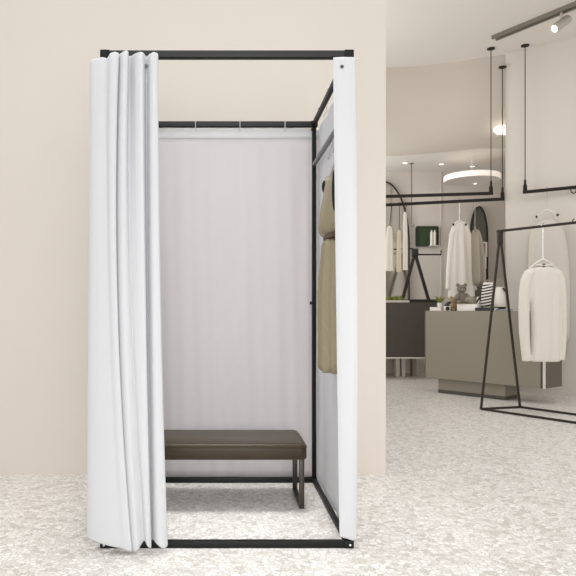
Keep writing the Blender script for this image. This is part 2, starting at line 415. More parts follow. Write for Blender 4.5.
# back curtain with a brighter hem band and three hooks
bc = thing('back_curtain', 'thin white back curtain hanging flat at the rear of the booth', 'curtain', ((xl+xr)/2, yb+.014, 0))
def backsheet(y0off, za, zb_, nr):
    rows = []
    for i in range(nr):
        t = i/(nr-1); z = za+(zb_-za)*t; row = []
        for j in range(121):
            u = j/120; x_ = xl+.01+(xr+.004-xl)*u
            hk = min(abs(x_-X(q,3.7)) for q in (150.5,195.5,240,285))
            sag = -.010*min(1, hk/.12)**1.5*(za > 1.9 and i == 0)
            w = .0045*math.sin(x_*33+.6*math.sin(z*2.5)) + .003*math.sin(x_*71+z*1.3)
            row.append(Vector((x_, yb+.014+y0off+w*(.4+.6*min(1, (1.95-z)*1.2) if z < 1.95 else .4), z+sag)))
        rows.append(row)
    return rows
zt0 = ht-tw+.006; zh = Z(138.5, 3.7)
b = NB(); sheet(b, backsheet(0, zh+.01, .016, 40)); obj('cloth', b, M['clothback'], bc, solid=.001)
b = NB(); sheet(b, backsheet(-.003, zt0, zh, 4)); obj('top_hem', b, M['hem'], bc, solid=.0015)
for q in (195.5, 240, 285):
    x_ = X(q, 3.66)
    b = NB(); tube(b, [(x_, yb-.002, zt0-.03), (x_, yb-tw-.003, zt0-.022), (x_, yb-tw-.004, ht), (x_, yb-tw+.01, ht+.004), (x_, yb+.01, ht+.003), (x_, yb+.012, zt0-.02)], .002, 6); obj('hook', b, M['screw'], bc)

# ---------------------------------------------------------------- bench
bx0, bx1, by0, by1 = -.40, X(307.5, 3.13), 3.13, 3.52
sz1 = Z(444, 3.14); sz0 = Z(460, 3.14)
bench = thing('bench', 'low dark brown leather bench with slim metal legs inside the booth', 'bench', ((bx0+bx1)/2, (by0+by1)/2, 0))
b = NB()
NX, NY = 24, 12; cr = []
rows = []
def seat_ring(inset, z):
    r = .03; pts = []
    for (cx_, cy_, a0) in ((bx1-r, by1-r, 0), (bx0+r, by1-r, PI/2), (bx0+r, by0+r, PI), (bx1-r, by0+r, 3*PI/2)):
        for k in range(6):
            a = a0+PI/2*k/5; pts.append(Vector((cx_+(r-inset)*math.cos(a), cy_+(r-inset)*math.sin(a), z)))
    return pts
rings = [seat_ring(.012, sz0), seat_ring(.003, sz0+.004), seat_ring(0, sz0+.012), seat_ring(.001, sz0+.03), seat_ring(0, sz1-.03), seat_ring(.002, sz1-.012), seat_ring(.008, sz1-.003), seat_ring(.022, sz1+.002)]
loft(b, rings, cap=True)
seat = obj('seat', b, M['leather'], bench)
b = NB(); loft(b, [[p for p in seat_ring(-.0015, sz1-.019)], seat_ring(-.003, sz1-.0165), seat_ring(-.0015, sz1-.014)], cap=False)
obj('seam', b, M['leather'], seat)
for xa in (X(305,3.16), bx0+.02+.022):
    x0, x1 = xa-.024, xa
    b = NB()
    fy, by_ = 3.185, 3.50
    box(b, x0, x1, fy, fy+.02, 0, sz0); box(b, x0, x1, by_-.02, by_, 0, sz0)
    box(b, x0, x1, fy+.02, by_-.02, 0, .018); box(b, x0, x1, fy+.02, by_-.02, sz0-.014, sz0)
    obj('leg_frame', b, M['benchmetal'], bench, bevel=.002)

# ---------------------------------------------------------------- garments
def ring_at(c, hw, hd, n=28, ax=Vector((1,0,0)), ay=Vector((0,1,0)), wav=0, ph=0, fq=6, p=2.4):
    out = []
    for k in range(n):
        a = 2*PI*k/n; ca, sa = math.cos(a), math.sin(a)
        q = (abs(ca)**p+abs(sa)**p)**(-1/p)
        s = 1+wav*math.sin(fq*a+ph)
        out.append(Vector(c)+ax*(hw*ca*q)+ay*(hd*sa*q*s))
    return out
def hanger(label, top, ax, width, m, drop=.06, group=None, hookr=.014, clipm=None, neck=.05):
    """coat hanger: hook, neck and two sloping arms; top = where the hook meets the rail, ax = direction of the arms"""
    top = Vector(top); ax = Vector(ax).normalized()
    h = thing('coat_hanger', label, 'hanger', top-Vector((0,0,neck+drop)), group)
    b = NB(); c = top-Vector((0,0,hookr*.2)); pts = []
    for k in range(13):
        a = -.5+k/12*(PI+1.0)
        pts.append(c+ax*(hookr*math.cos(a))+Vector((0,0,hookr*math.sin(a)-hookr*.2)))
    pts = pts[::-1][:12] if False else pts
    e = pts[-1]; pts += [c-ax*hookr*.3-Vector((0,0,hookr*1.5)), c-Vector((0,0,hookr*2.2)), c-Vector((0,0,neck))]
    tube(b, pts, .0028, 8); obj('hook', b, M['chrome'], h)
    b = NB(); o = c-Vector((0,0,neck)); pts = []
    for k in range(-8, 9):
        t = k/8; pts.append(o+ax*(t*width/2)-Vector((0,0,drop*abs(t)**1.25)))
    tube(b, pts, [.008-.003*abs(k)/8 for k in range(-8, 9)], 10); obj('arms', b, m, h)
    if clipm:
        for s in (-1, 1):
            b = NB(); ball(b, o+ax*(s*width/2)-Vector((0,0,drop)), .013, .013, .016, 10); obj('tip', b, clipm, h)
    return h

# gold dress on the booth's rail, turned side-on to the photographer
dcx, dcy = .49, 2.97
AX, AY = Vector((-.03,1,0)).normalized(), Vector((1,.03,0)).normalized()
dtop = Vector((RX, dcy, RZ+.014))
hanger('chrome wire hanger carrying the gold dress on the booth rail', dtop, AX, .30, M['chrome'], drop=.05, neck=.15)
dr = thing('dress', 'shimmering gold sleeveless dress tied at the waist, hanging inside the booth', 'dress', (dcx, dcy, Z(372,3.15)))
zz = lambda y: Z(y, 3.02)
def dring(y, hw, hd, wav=0, fq=9, ph=0, off=0): return ring_at((RX-.018+off, dcy, zz(y)), hw*.96, hd, 48, AX, AY, wav, ph, fq)
b = NB()
loft(b, [dring(180,.10,.014), dring(183,.135,.02), dring(189,.155,.024), dring(197,.168,.028,.15), dring(206,.175,.034,.3,7), dring(218,.182,.038,.4,7), dring(228,.178,.040,.5,7), dring(233,.165,.038,.5,7), dring(237,.135,.026,.4,7)], cap=True)
obj('bodice', b, M['gold'], dr, subsurf=1)
b = NB(); loft(b, [dring(235.5,.128,.026), dring(236.5,.136,.030), dring(239.5,.136,.030), dring(240.5,.128,.026)]); obj('waist_tie', b, M['golddark'], dr)
b = NB()
rows = []
for k in range(15):
    t = k/14; y_ = 239+t*(372-239)
    rows.append(dring(y_, .112+.016*min(1,t*3)+.006*t, .028+.014*min(1,t*2.5), .6, 9, .5*t))
rows[-1] = [p+Vector((0,0,.012*math.sin(i*.9))) for i, p in enumerate(rows[-1])]
loft(b, rows, cap=True); obj('skirt', b, M['gold'], dr, subsurf=1)
b = NB(); rows = []  # darker panel that paints the shade on the skirt's far side
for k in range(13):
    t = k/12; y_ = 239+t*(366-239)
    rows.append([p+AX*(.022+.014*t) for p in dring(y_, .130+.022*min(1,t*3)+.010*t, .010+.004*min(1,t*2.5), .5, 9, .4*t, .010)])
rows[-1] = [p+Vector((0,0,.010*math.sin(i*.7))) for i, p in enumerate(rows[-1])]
loft(b, rows, cap=True); obj('shaded_skirt_fold', b, M['goldshade'], dr, subsurf=1)
# armholes as dark flattened balls
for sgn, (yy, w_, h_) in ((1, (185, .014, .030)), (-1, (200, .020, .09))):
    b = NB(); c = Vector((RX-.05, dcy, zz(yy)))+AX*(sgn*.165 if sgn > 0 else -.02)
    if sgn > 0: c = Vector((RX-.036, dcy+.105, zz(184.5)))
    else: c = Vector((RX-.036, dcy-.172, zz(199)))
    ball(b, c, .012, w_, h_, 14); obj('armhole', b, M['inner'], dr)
for s in (-1, 1):
    b = NB(); c = Vector((RX-.018, dcy, 0))
    tube(b, [c+AX*(s*.12)+Vector((0,0,zz(182))), c+AX*(s*.105)+Vector((0,0,zz(178))), c+AX*(s*.085)+Vector((-.006,0,zz(176))), c+AX*(s*.07)+Vector((-.01,0,zz(183)))], [.012,.012,.012,.01], 8, ry=.005); obj('strap', b, M['gold'], dr)
# spare wire hangers further along the rail
for k, (yy, lab) in enumerate(((2.93, 'empty chrome wire hanger on the booth rail, the nearer of the two empty ones'), (3.06, 'empty chrome wire hanger on the booth rail, the one farther back'))):
    t = Vector((RX, yy, RZ+.014)); h = thing('wire_hanger', lab, 'hanger', t-Vector((0,0,.1)), 'empty wire hangers on the booth rail')
    b = NB(); pts = [t+Vector((0, .010*math.cos(a), .010*math.sin(a)-.008)) for a in [(-.4+q*.4) for q in range(10)]]
    pts += [t+Vector((0,-.004,-.03)), t+Vector((0,0,-.045))]; tube(b, pts, .002, 6); obj('hook', b, M['chrome'], h)
    b = NB(); c = t+Vector((0,0,-.045)); tube(b, [c, c+Vector((0,.05,-.02)), c+Vector((0,.12,-.05)), c+Vector((0,.115,-.056)), c+Vector((0,0,-.052)), c+Vector((0,-.115,-.056)), c+Vector((0,-.12,-.05)), c+Vector((0,-.05,-.02)), c], .002, 6); obj('arms', b, M['chrome'], h)

# ---------------------------------------------------------------- shop: floor rack
A0 = at(500, 231, 6.29); F1 = at(481, 410, H*F/100.5); F2 = at(520, 408, H*F/98.5); F1.z = F2.z = .011
e = Vector((.40,-.62,0)).normalized(); RL = 1.65
rk = thing('clothes_rack', 'dark bronze A-frame clothes rack standing on the floor before the counter', 'rack', ((F1+F2)/2+e*RL/2)*1.0)
rk.location.z = 0
for k in (0, 1):
    o = e*RL*k
    for ft in (F1, F2):
        b = NB(); tube(b, [ft+o, A0+o+Vector((0,0,-.02))+(ft-A0).normalized()*.02], 0.0095, square=True); obj('leg', b, M['rack'], rk)
    b = NB(); tube(b, [F1+o, F2+o], .0095, square=True); obj('foot_bar', b, M['rack'], rk)
    b = NB(); rbox(b, A0+o-Vector((0,0,.125)), .05, .035, .13, math.atan2(.13,.43)); obj('apex_joint', b, M['rack'], rk, bevel=.006)
b = NB(); tube(b, [A0-e*.03, A0+e*(RL+.03)], .0125, 12); obj('rail', b, M['rack'], rk)
for ft in (F1, F2):
    b = NB(); tube(b, [ft+e*.012, ft+e*(RL-.012)], .0095, square=True); obj('base_bar', b, M['rack'], rk)

def garment(name, label, cat, d, m, body, sleeves=(), group=None, ax=Vector((1,0,0)), hd=.05, hole=None, wav=.12, parts=True, fq=7, yoff=0, p=2.2):
    """body rows: (pixel y, left x, right x, depth factor); sleeves: lists of (x, y, half width px)"""
    ay = Vector((-ax.y, ax.x, 0))
    xs = [(r[1]+r[2])/2 for r in body]; cx0 = sum(xs)/len(xs)
    base = at(cx0, body[-1][0], d)
    g = thing(name, label, cat, base, group)
    mid = Vector((X(cx0, d), d+yoff, 0))
    k = d/F
    b = NB(); rings = []
    for i, (y, xa, xb, q) in enumerate(body):
        c = mid+ax*(((xa+xb)/2-cx0)*k); c.z = Z(y, d)
        rings.append(ring_at(c, (xb-xa)/2*k, hd*q, 40, ax, ay, wav*min(1, i/3), .4*i*.3, fq, p))
    loft(b, rings)
    if not sleeves: obj('cloth', b, m, g, subsurf=1)
    for sl in sleeves:
        rings = []
        for i, (x, y, w) in enumerate(sl):
            c = mid+ax*((x-cx0)*k)+ay*(-.012 if i else 0); c.z = Z(y, d)
            if 0 < i < len(sl)-1: t = Vector((sl[i+1][0]-sl[i-1][0], sl[i-1][1]-sl[i+1][1]))
            elif i == 0: t = Vector((sl[1][0]-x, y-sl[1][1]))
            else: t = Vector((x-sl[i-1][0], sl[i-1][1]-y))
            t.normalize(); a = ax*(-t.y)+Vector((0,0,t.x))
            rings.append(ring_at(c, w*k, hd*.8, 20, a, ay, .06, i, 5, 2))
        loft(b, rings)
    if sleeves:
        o = obj('cloth', b, m, g)
        o.modifiers.clear()
        md = o.modifiers.new('rm', 'REMESH'); md.mode = 'VOXEL'; md.voxel_size = .007; md.use_smooth_shade = True
        md = o.modifiers.new('sm', 'SMOOTH'); md.iterations = 7; md.factor = .6
    return g, mid, k
# sweater
rp = Vector((2.904, 5.927, A0.z))
d_s = 5.93
hanger('white hanger on the floor rack holding the off-white sweater', rp+Vector((0,0,.016)), (1,0,0), .25, M['hangerw'], drop=.085, neck=.31)
g, mid, k = garment('sweater', 'off-white long-sleeved knit sweater hanging from the floor rack', 'sweater', d_s, M['knit'],
    [(266.5,537,551,.5), (268,534,553.5,.7), (272,529.5,557.5,.9), (280,529,560,1), (295,529,560,1), (315,531.5,560.5,1), (335,532,561,1.05), (352,531,560.5,1.1), (360,530.5,560,1.1), (361.5,531,559.5,1.0)],
    [[(533,269.8,3.0),(528,273.5,4.6),(525.3,281,5.4),(523.8,294,5.4),(523.2,312,5.2),(523.6,332,5.0),(525,350,4.4),(526,361,4.0)],
     [(553,269.8,3.0),(557.5,273.5,4.2),(560,281,4.2),(561.5,294,3.8),(562.5,312,3),(562.5,332,2.8),(561.5,350,2.6),(560.5,360,2.4)]], hd=.055)
b = NB(); c = Vector((X(544.5,d_s), d_s, 0))
pts = []
for q in range(21):
    a = 2*PI*q/20; pts.append(Vector((c.x+.078*math.cos(a), c.y+.028*math.sin(a), Z(266.2,d_s)+.012*math.cos(a)**2-.004*math.sin(a))))
tube(b, pts, .009, 8); obj('neck_band', b, M['knit'], g)
b = NB(); ball(b, (c.x, c.y, Z(266.5,d_s)), .068, .022, .006, 14); obj('neck_opening', b, M['taupecloth'], g)
b = NB(); box(b, X(541,d_s), X(543.5,d_s), d_s-.034, d_s-.03, Z(269.5,d_s), Z(264,d_s)); obj('label_tag', b, M['clip'], g)

# ---------------------------------------------------------------- suspended rails
def hanging_rail(label, p0, p1, ctop, z, extra=()):
    """p0 = end seen in the photo; p1 = far end; rods go up to the ceiling"""
    p0 = Vector((p0[0], p0[1], z)); p1 = Vector((p1[0], p1[1], z))
    t = thing('hanging_rail', label, 'clothes rail', (p0+p1)/2, 'clothes rails hung from the ceiling')
    b = NB(); tube(b, [p0, p1], .017, square=True); obj('rail', b, M['rail'], t, bevel=.002)
    dv = (p1-p0).normalized()
    for q, ct in ((p0+dv*.022, ctop[0]), (p1-dv*.03, ctop[1])):
        b = NB(); tube(b, [q, (q.x, q.y, ct)], .0052, 8); rod = obj('rod', b, M['rail'], t)
        b = NB(); lathe(b, q, [(.022,.0),(.022,.07),(.013,.09),(.012,.14)], 14); obj('coupling', b, M['rail'], t)
        b = NB(); lathe(b, (q.x, q.y, ct-.018), [(.044,.006),(.044,.018)], 20); obj('canopy', b, M['rail'], t)
    return t
rd = {}
d1 = (CZ-H-.01)*F/(CY-49); z1 = Z(193.3, d1)
d1b = (z1-H)*F/(CY-196.5)
p0 = (X(493,d1), d1); q = (X(386,d1b), d1b); p1 = (p0[0]+(q[0]-p0[0])*1.12, p0[1]+(q[1]-p0[1])*1.12)
hanging_rail('dark ceiling-hung rail over the counter, the upper of the two crossing bars', p0, p1, (CZ, CZ), z1)
d2 = 7.74; z2 = Z(199, d2); d2b = (z2-H)*F/(CY-205)
p0 = (X(504.5,d2), d2); q = (X(386,d2b), d2b); p1 = (p0[0]+(q[0]-p0[0])*1.12, p0[1]+(q[1]-p0[1])*1.12)
R2a, R2b = Vector((p0[0],p0[1],z2)), Vector((p1[0],p1[1],z2))
hanging_rail('dark ceiling-hung rail holding the white shirt, the lower of the two crossing bars', p0, p1, (Z(66.5,d2), CZ-.0), z2)
d3 = (CZ-H-.01)*F/(CY-46.5); z3 = Z(192.3, d3); d3b = (z3-H)*F/(CY-187.2)
p0 = (X(523,d3), d3); q = (X(576,d3b), d3b); R3a = Vector((p0[0],p0[1],z3)); dv = (Vector((q[0],q[1],z3))-R3a).normalized()
hanging_rail('dark ceiling-hung rail near the right wall above the floor rack', p0, (R3a+dv*1.5)[:2], (CZ, CZ), z3)
def on_line(a, bb, x):
    """point of the plan line a-bb seen at pixel column x"""
    r = (x-CX)/F; dd = bb-a
    t = (r*a.y-a.x)/(dd.x-r*dd.y); return a+dd*t
# ring hooks on the right rail
for (x_, lab) in ((573.5, 'dark ring hook on the right ceiling-hung rail at the photo edge'),):
    p = on_line(R3a, R3a+dv, x_)
    b = NB(); tube(b, [p+Vector((.03*math.cos(a), 0, .034*math.sin(a)-.03)) for a in [PI*.7+q*.42 for q in range(14)]], .005, 8)
    tag(obj('ring_hook', b, M['rail']), lab, 'hook')
p = on_line(A0, A0+e, 574.5)
b = NB(); tube(b, [p+Vector((.016*math.cos(a), 0, .018*math.sin(a)+.014+.0)) for a in [-.4-q*.42 for q in range(11)]][::1], .0045, 8)
tag(obj('ring_hook', b, M['rail']), 'dark curved hook on top of the floor rack rail at the photo edge', 'hook')

# shirt on rail 2
p = on_line(R2a, R2b, 459.5)
d_h = p.y
hanger('slim white hanger holding the white shirt behind the counter', p+Vector((0,0,.022)), (1,0,0), .15, M['hangerw'], drop=.05, neck=.25, clipm=M['clip'])
garment('shirt', 'long white shirt hanging from the ceiling rail behind the counter', 'shirt', d_h, M['shirt'],
   [(221,456.5,466,.5), (223.5,454.5,468,.8), (229,452.5,470,1), (245,451,472,1.1), (262,450,474,1.2), (280,449.5,475.5,1.25), (297,449,476,1.3), (298,449.5,475.5,1.2)],
   [[(456,224.5,2),(452.5,234,2.4),(450.3,252,2.1),(449,270,2.0),(448.2,289,1.8)], [(467,225,2),(470.5,236,2.2),(473,256,2),(475,276,1.8),(476,290,1.6)]], hd=.042, wav=.22, fq=8, yoff=.035)
p = on_line(R2a, R2b, 475)
hanger('thin chrome hanger holding the taupe garment beside the white shirt', p+Vector((0,0,.022)), (.3,1,0), .2, M['chrome'], drop=.06, neck=.34)
garment('jacket', 'taupe jacket hanging edge-on beside the white shirt', 'jacket', p.y, M['taupecloth'],
   [(229,474,476,.6), (233,472.8,478,1), (242,472.5,480.5,1.1), (258,473,482.5,1.2), (276,473.5,483.5,1.2), (287,474,483.5,1.2)], (), hd=.12, wav=.2, fq=5)

# pale sheer garment near the right wall, on rail 3
p = on_line(R3a, R3a+dv, 547)
hanger('white hanger with dark tips on the right ceiling-hung rail', p+Vector((0,0,.022)), wd.to_3d(), .22, M['hangerw'], drop=.07, neck=.24, clipm=M['clip'])
garment('dress', 'pale sheer long dress hanging behind the floor rack near the right wall', 'dress', p.y, M['sheer'],
   [(219,542,552,.5),(223,537,557,.8), (228,531,562,1), (240,529.5,565,1), (262,529,567,1.1), (290,528.5,568,1.1), (320,528,568,1.2), (352,528,568,1.2)], (), ax=wd.to_3d(), hd=.035, wav=.25, fq=9)

# ---------------------------------------------------------------- counter
cz0, cz1 = .17, Z(311, 6.9)
L = at(425, 0, (H-cz0)*F/68.0); R = at(545, 0, (H-cz0)*F/79.3); L.z = R.z = 0
u = (R-L).normalized(); v = Vector((-u.y, u.x, 0))      # v points away from the viewer
if v.y < 0: v = -v
CD = .37
ct = thing('shop_counter', 'long taupe floating counter with a dark end standing behind the floor rack', 'counter', (L+R)/2+v*CD/2)
b = NB(); poly_prism(b, [(L+v*.0)[:2], (R-u*.045)[:2], (R-u*.045+v*CD)[:2], (L+v*CD)[:2]], cz0, cz1); obj('body', b, M['counter'], ct, smooth=False, bevel=.004)
b = NB(); poly_prism(b, [(R-u*.006+v*.012)[:2], (R+v*.012)[:2], (R+v*CD)[:2], (R-u*.006+v*CD)[:2]], cz0, cz1); 
poly_prism(b, [(R-u*.045+v*.012)[:2], (R-u*.006+v*.012)[:2], (R-u*.006+v*CD)[:2], (R-u*.045+v*CD)[:2]], cz0, cz1-.001)
obj('end_panel', b, M['counterend'], ct, smooth=False)
b = NB(); poly_prism(b, [(R-u*.022-v*.001)[:2], (R+u*.001-v*.001)[:2], (R+u*.001+v*.012)[:2], (R-u*.022+v*.012)[:2]], cz0, cz1); obj('edge_strip', b, M['ctrim'], ct, smooth=False)
b = NB(); poly_prism(b, [(R-u*.045+v*.001)[:2], (R-u*.022+v*.001)[:2], (R-u*.022+v*.012)[:2], (R-u*.045+v*.012)[:2]], cz0, cz1-.001); obj('edge_recess', b, M['cab'], ct, smooth=False)
b = NB(); poly_prism(b, [(L+u*.01-v*.001)[:2], (L-u*.004-v*.001)[:2], (L-u*.004+v*CD)[:2], (L+u*.01+v*CD)[:2]], cz0, cz1); obj('end_panel', b, M['counterend'], ct, smooth=False)
pe = on_line(L+v*.06, R+v*.06, 505)
for nm, z0, z1, ins, m_ in (('plinth', .04, cz0, .0, 'counter'), ('shadow_strip', 0, .04, .004, 'cab')):  # plinth colour mimics the counter mirrored in the floor; dark strip paints its shadow
    b = NB(); poly_prism(b, [(L+u*.14+v*(.06-ins))[:2], (pe-v*ins)[:2], (pe+v*(CD-.09))[:2], (L+u*.14+v*(CD-.03))[:2]], z0, z1); obj(nm, b, M[m_], ct, smooth=False)

def oc(x, f):
    """point of the counter top seen at pixel column x, f of the way across"""
    p = on_line(L+v*CD*f, R+v*CD*f, x); p.z = cz1; return p
ang = math.atan2(u.y, u.x)
def pxm(x, f): return oc(x, f).y/F
def slab(name, label, cat, xa, xb, f, wid, y_top, m, zbase=None, group=None, rot=0, pages=None):
    """book-like block standing on the counter between pixel columns xa and xb"""
    c = oc((xa+xb)/2, f); k_ = c.y/F; ln = (xb-xa)*k_/max(.3, math.cos(ang))*.62
    h = max(.012, Z(y_top, c.y)-(zbase or cz1)); c.z = zbase or cz1
    t = thing(name, label, cat, c, group)
    if pages:
        b = NB(); rbox(b, c+Vector((0,0,.003)), ln*.98, wid*.97, h-.006, ang+rot); obj('pages', b, pages, t, smooth=False)
        b = NB(); rbox(b, c, ln, wid, .003, ang+rot); rbox(b, c+Vector((0,0,h-.003)), ln, wid, .003, ang+rot)
        R_ = Matrix.Rotation(ang+rot, 3, 'Z'); rbox(b, c+R_@Vector((0,-wid/2+.002,0)), ln, .004, h, ang+rot); obj('cover', b, m, t, smooth=False)
    else:
        b = NB(); rbox(b, c, ln, wid, h, ang+rot); obj('box', b, m, t, bevel=.004)
        b = NB(); rbox(b, c+Vector((0,0,h)), ln*1.02, wid*1.02, .006, ang+rot); obj('lid', b, m, t, bevel=.002)
    return t, c, c.z+h, ln
# books and boxes along the counter
t_, c_, ztp, ln_ = slab('book', 'white book lying flat at the left end of the counter', 'book', 432.5, 445, .55, .14, 307, M['paper'], pages=M['ctrim'])
# pot plant standing on it
pp = oc(440, .55); pp.z = ztp
pl = thing('potted_plant', 'small olive-green plant in a white pot at the left end of the counter', 'plant', pp)
b = NB(); lathe(b, pp, [(.020,0),(.026,.004),(.030,.05),(.027,.05),(.025,.042)], 20); obj('pot', b, M['ceramic'], pl)
b = NB()
for q in range(26):
    a = random.uniform(0, 2*PI); rr = random.uniform(.03,.105); hh = random.uniform(.05,.13); 
    s = pp+Vector((0,0,.042)); tip = pp+Vector((rr*math.cos(a), rr*.7*math.sin(a), .042+hh*.75))
    dr_ = (tip-s); side = dr_.cross(Vector((0,0,1))).normalized()*random.uniform(.007,.012)
    m1 = s+dr_*.55+Vector((0,0,.012)); vv = [b.verts.new(s), b.verts.new(m1+side), b.verts.new(tip), b.verts.new(m1-side)]
    b.faces.new(vv)
obj('leaves', b, M['leaf'], pl, smooth=False, solid=.001)
# small black and white camera
cc = oc(447.3, .15); cm = thing('toy_camera', 'small black and white camera standing beside the potted plant', 'camera', cc)
b = NB(); rbox(b, cc, .075, .035, .055, -.1); obj('body', b, M['ceramic'], cm, bevel=.006)
b = NB(); rbox(b, cc+Vector((0,0,.055)), .03, .028, .014, -.1); obj('viewfinder', b, M['black'], cm, bevel=.003)
b = NB(); lathe(b, cc+Vector((-.004,-.018,.028)), [(.022,0),(.022,.018),(.016,.02),(.014,.012)], 18, (-.1,-1,0)); obj('lens', b, M['black'], cm)
b = NB(); rbox(b, cc+Vector((.03,-.0185,.004)), .012, .003, .045, -.1); obj('grip', b, M['black'], cm)
# stuffed animals
def bear(label, x, f, hgt, m, zb=None, group='stuffed bears on the counter', turn=0):
    c = oc(x, f); c.z = zb or cz1; s = hgt/.20
    t = thing('teddy_bear', label, 'toy', c, group)
    b = NB(); P_ = lambda a,bb,cc2: c+Matrix.Rotation(turn,3,'Z')@Vector((a*s,bb*s,cc2*s))
    ball(b, P_(0,0,.062), .046*s, .04*s, .06*s, 16)
    for q in (-1,1):
        tube(b, spline([P_(q*.03,-.012,.095), P_(q*.055,-.03,.07), P_(q*.055,-.045,.045)], 6), [.017*s,.017*s,.016*s,.016*s,.017*s,.013*s], 10)
        tube(b, spline([P_(q*.028,-.01,.025), P_(q*.045,-.045,.02), P_(q*.05,-.07,.022)], 6), [.02*s,.021*s,.02*s,.02*s,.021*s,.015*s], 10)
    ball(b, P_(0,-.004,.145), .045*s, .04*s, .040*s, 16)
    for q in (-1,1): ball(b, P_(q*.036,0,.183), .018*s, .010*s, .018*s, 12)
    obj('body', b, m, t)
    b = NB(); ball(b, P_(0,-.042,.135), .02*s, .014*s, .015*s, 12); obj('muzzle', b, M['stone'], t)
    b = NB(); ball(b, P_(0,-.056,.141), .006*s, .004*s, .005*s, 8); obj('nose', b, M['black'], t)
    for q in (-1,1):
        b = NB(); ball(b, P_(q*.017,-.041,.153), .005*s, .004*s, .005*s, 8); obj('eye', b, M['black'], t)
    return t
bear('small tan teddy bear sitting on the counter beside the grey one', 453.6, .42, .17, M['tan'], turn=.3)
# black clutch behind them
cc = oc(451.5, .93); b = NB()
loft(b, [ring_at(cc+Vector((0,0,h_)), w_, .03*q_, 24, u, v, 0, 0, 4, 3) for h_, w_, q_ in ((0,.085,.9),(.02,.095,1.1),(.075,.09,.9),(.105,.06,.4),(.112,.03,.2))])
cl = thing('clutch_bag', 'black clutch bag leaning behind the teddy bears', 'bag', cc)
obj('body', b, M['black'], cl)
b = NB(); ball(b, cc-v*.036+Vector((0,0,.07)), .009, .005, .009, 10); obj('clasp', b, M['lamp'], cl)
_, _, zbx, _ = slab('gift_box', 'low white box lying on the counter under the grey teddy bear', 'box', 459.5, 481.5, .30, .15, 304.5, M['paper'])
zbx += .006
bear('grey teddy bear sitting on the low white box before the white shirt', 461.5, .22, .235, M['bear'], zb=zbx)
# grey cloth roll
cc = oc(470, .30); cc.z = zbx; b = NB(); tube(b, [cc-u*.06+Vector((0,0,.042)), cc-u*.055+Vector((0,0,.042)), cc+u*.055+Vector((0,0,.042)), cc+u*.06+Vector((0,0,.042))], [.034,.042,.042,.034], 18)
cr_ = thing('rolled_cloth', 'grey rolled cloth on the low white box right of the grey teddy bear', 'cloth', cc); obj('roll', b, M['stone'], cr_)
b = NB(); tube(b, [cc-u*.008+Vector((0,0,.042)), cc+u*.008+Vector((0,0,.042))], .0435, 18); obj('band', b, M['taupecloth'], cr_)
slab('book', 'dark navy book lying flat under the striped bag', 'book', 479, 499, .30, .19, 307.6, M['navy'], pages=M['paper'])
slab('book', 'grey-blue book lying flat at the right end of the counter', 'book', 500, 517, .40, .17, 309.0, M['blue'], pages=M['paper'])
# striped pouch
cc = oc(475.5, .80); pz = cc.copy()
b = NB(); loft(b, [ring_at(cc+Vector((.0+.004*i,0,h_)), w_, .022*q_, 20, Vector((1,0,0)), Vector((0,1,0)), 0, 0, 4, 2.6) for i, (h_, w_, q_) in enumerate(((0,.035,1),(.01,.042,1.2),(.06,.040,1.1),(.12,.032,.8),(.165,.024,.4)))])
po = thing('pouch', 'small black and white diagonally striped pouch left of the striped bag', 'bag', cc); obj('body', b, M['zig'], po)
b = NB(); tube(b, [cc+Vector((-.012,0,.163)), cc+Vector((.048,0,.166))], .004, 8); obj('zip', b, M['black'], po)
# striped bag
cc = oc(487.5, .35); cc.z = Z(306.5, cc.y); 
cc.z = max(cc.z, cz1+.03); 
k_ = cc.y/F
sb = thing('striped_bag', 'black and white striped bag standing on the dark navy book', 'bag', cc)
b = NB(); hgt = Z(284, cc.y)-cc.z
loft(b, [ring_at(cc+Vector((.012*t_,0,hgt*t_)), 6.3*k_*w_, .055*q_, 28, Vector((1,0,0)), Vector((0,1,0)), 0, 0, 4, 3.2) for t_, w_, q_ in ((0,.85,.8),(.05,.95,1),(.5,1,1),(.9,.92,.7),(1,.85,.4))]); obj('body', b, M['stripe'], sb)
b = NB(); c0 = cc+Vector((.012,0,hgt)); tube(b, spline([c0+Vector((-.035,0,-.01)), c0+Vector((-.025,0,.03)), c0+Vector((0,0,.045)), c0+Vector((.028,0,.03)), c0+Vector((.038,0,-.01))], 16), .006, 8); obj('handle', b, M['stone'], sb)
b = NB(); loft(b, [ring_at(cc+Vector((.012,0,hgt-.012+h_)), 6.2*k_*w_, .03*q_, 24, Vector((1,0,0)), Vector((0,1,0)), 0,0,4,3) for h_, w_, q_ in ((0,.90,.9),(.016,.88,.8),(.03,.7,.5))]); obj('top_flap', b, M['ceramic'], sb)
# white bag
cc = oc(500, .45); k_ = cc.y/F
cc.z = cz1+.022
wb = thing('white_bag', 'white rounded bag with black trim beside the striped bag', 'bag', cc)
b = NB(); hgt = Z(287, cc.y)-cc.z
loft(b, [ring_at(cc+Vector((0,0,hgt*t_)), 5.4*k_*w_, .055*q_, 28, Vector((1,0,0)), Vector((0,1,0)), .08, t_*3, 3, 2.4) for t_, w_, q_ in ((0,.8,.8),(.06,1,1),(.3,1.05,1.1),(.6,.98,.95),(.88,.85,.6),(1,.62,.3))]); obj('body', b, M['ceramic'], wb)
b = NB(); tube(b, spline([cc+Vector((.02,-.03,hgt*.95)), cc+Vector((.05,-.055,hgt*.7)), cc+Vector((.058,-.05,hgt*.45)), cc+Vector((.062,-.045,hgt*.2))], 12), .009, 8); obj('strap', b, M['black'], wb)
b = NB(); loft(b, [ring_at(cc+Vector((0,0,h_)), 5.4*k_*w_, .058*q_, 28, Vector((1,0,0)), Vector((0,1,0)), 0,0,4,2.4) for h_, w_, q_ in ((-.001,.85,.85),(.012,1.03,1.02),(.022,1.06,1.06))]); obj('base_trim', b, M['black'], wb)
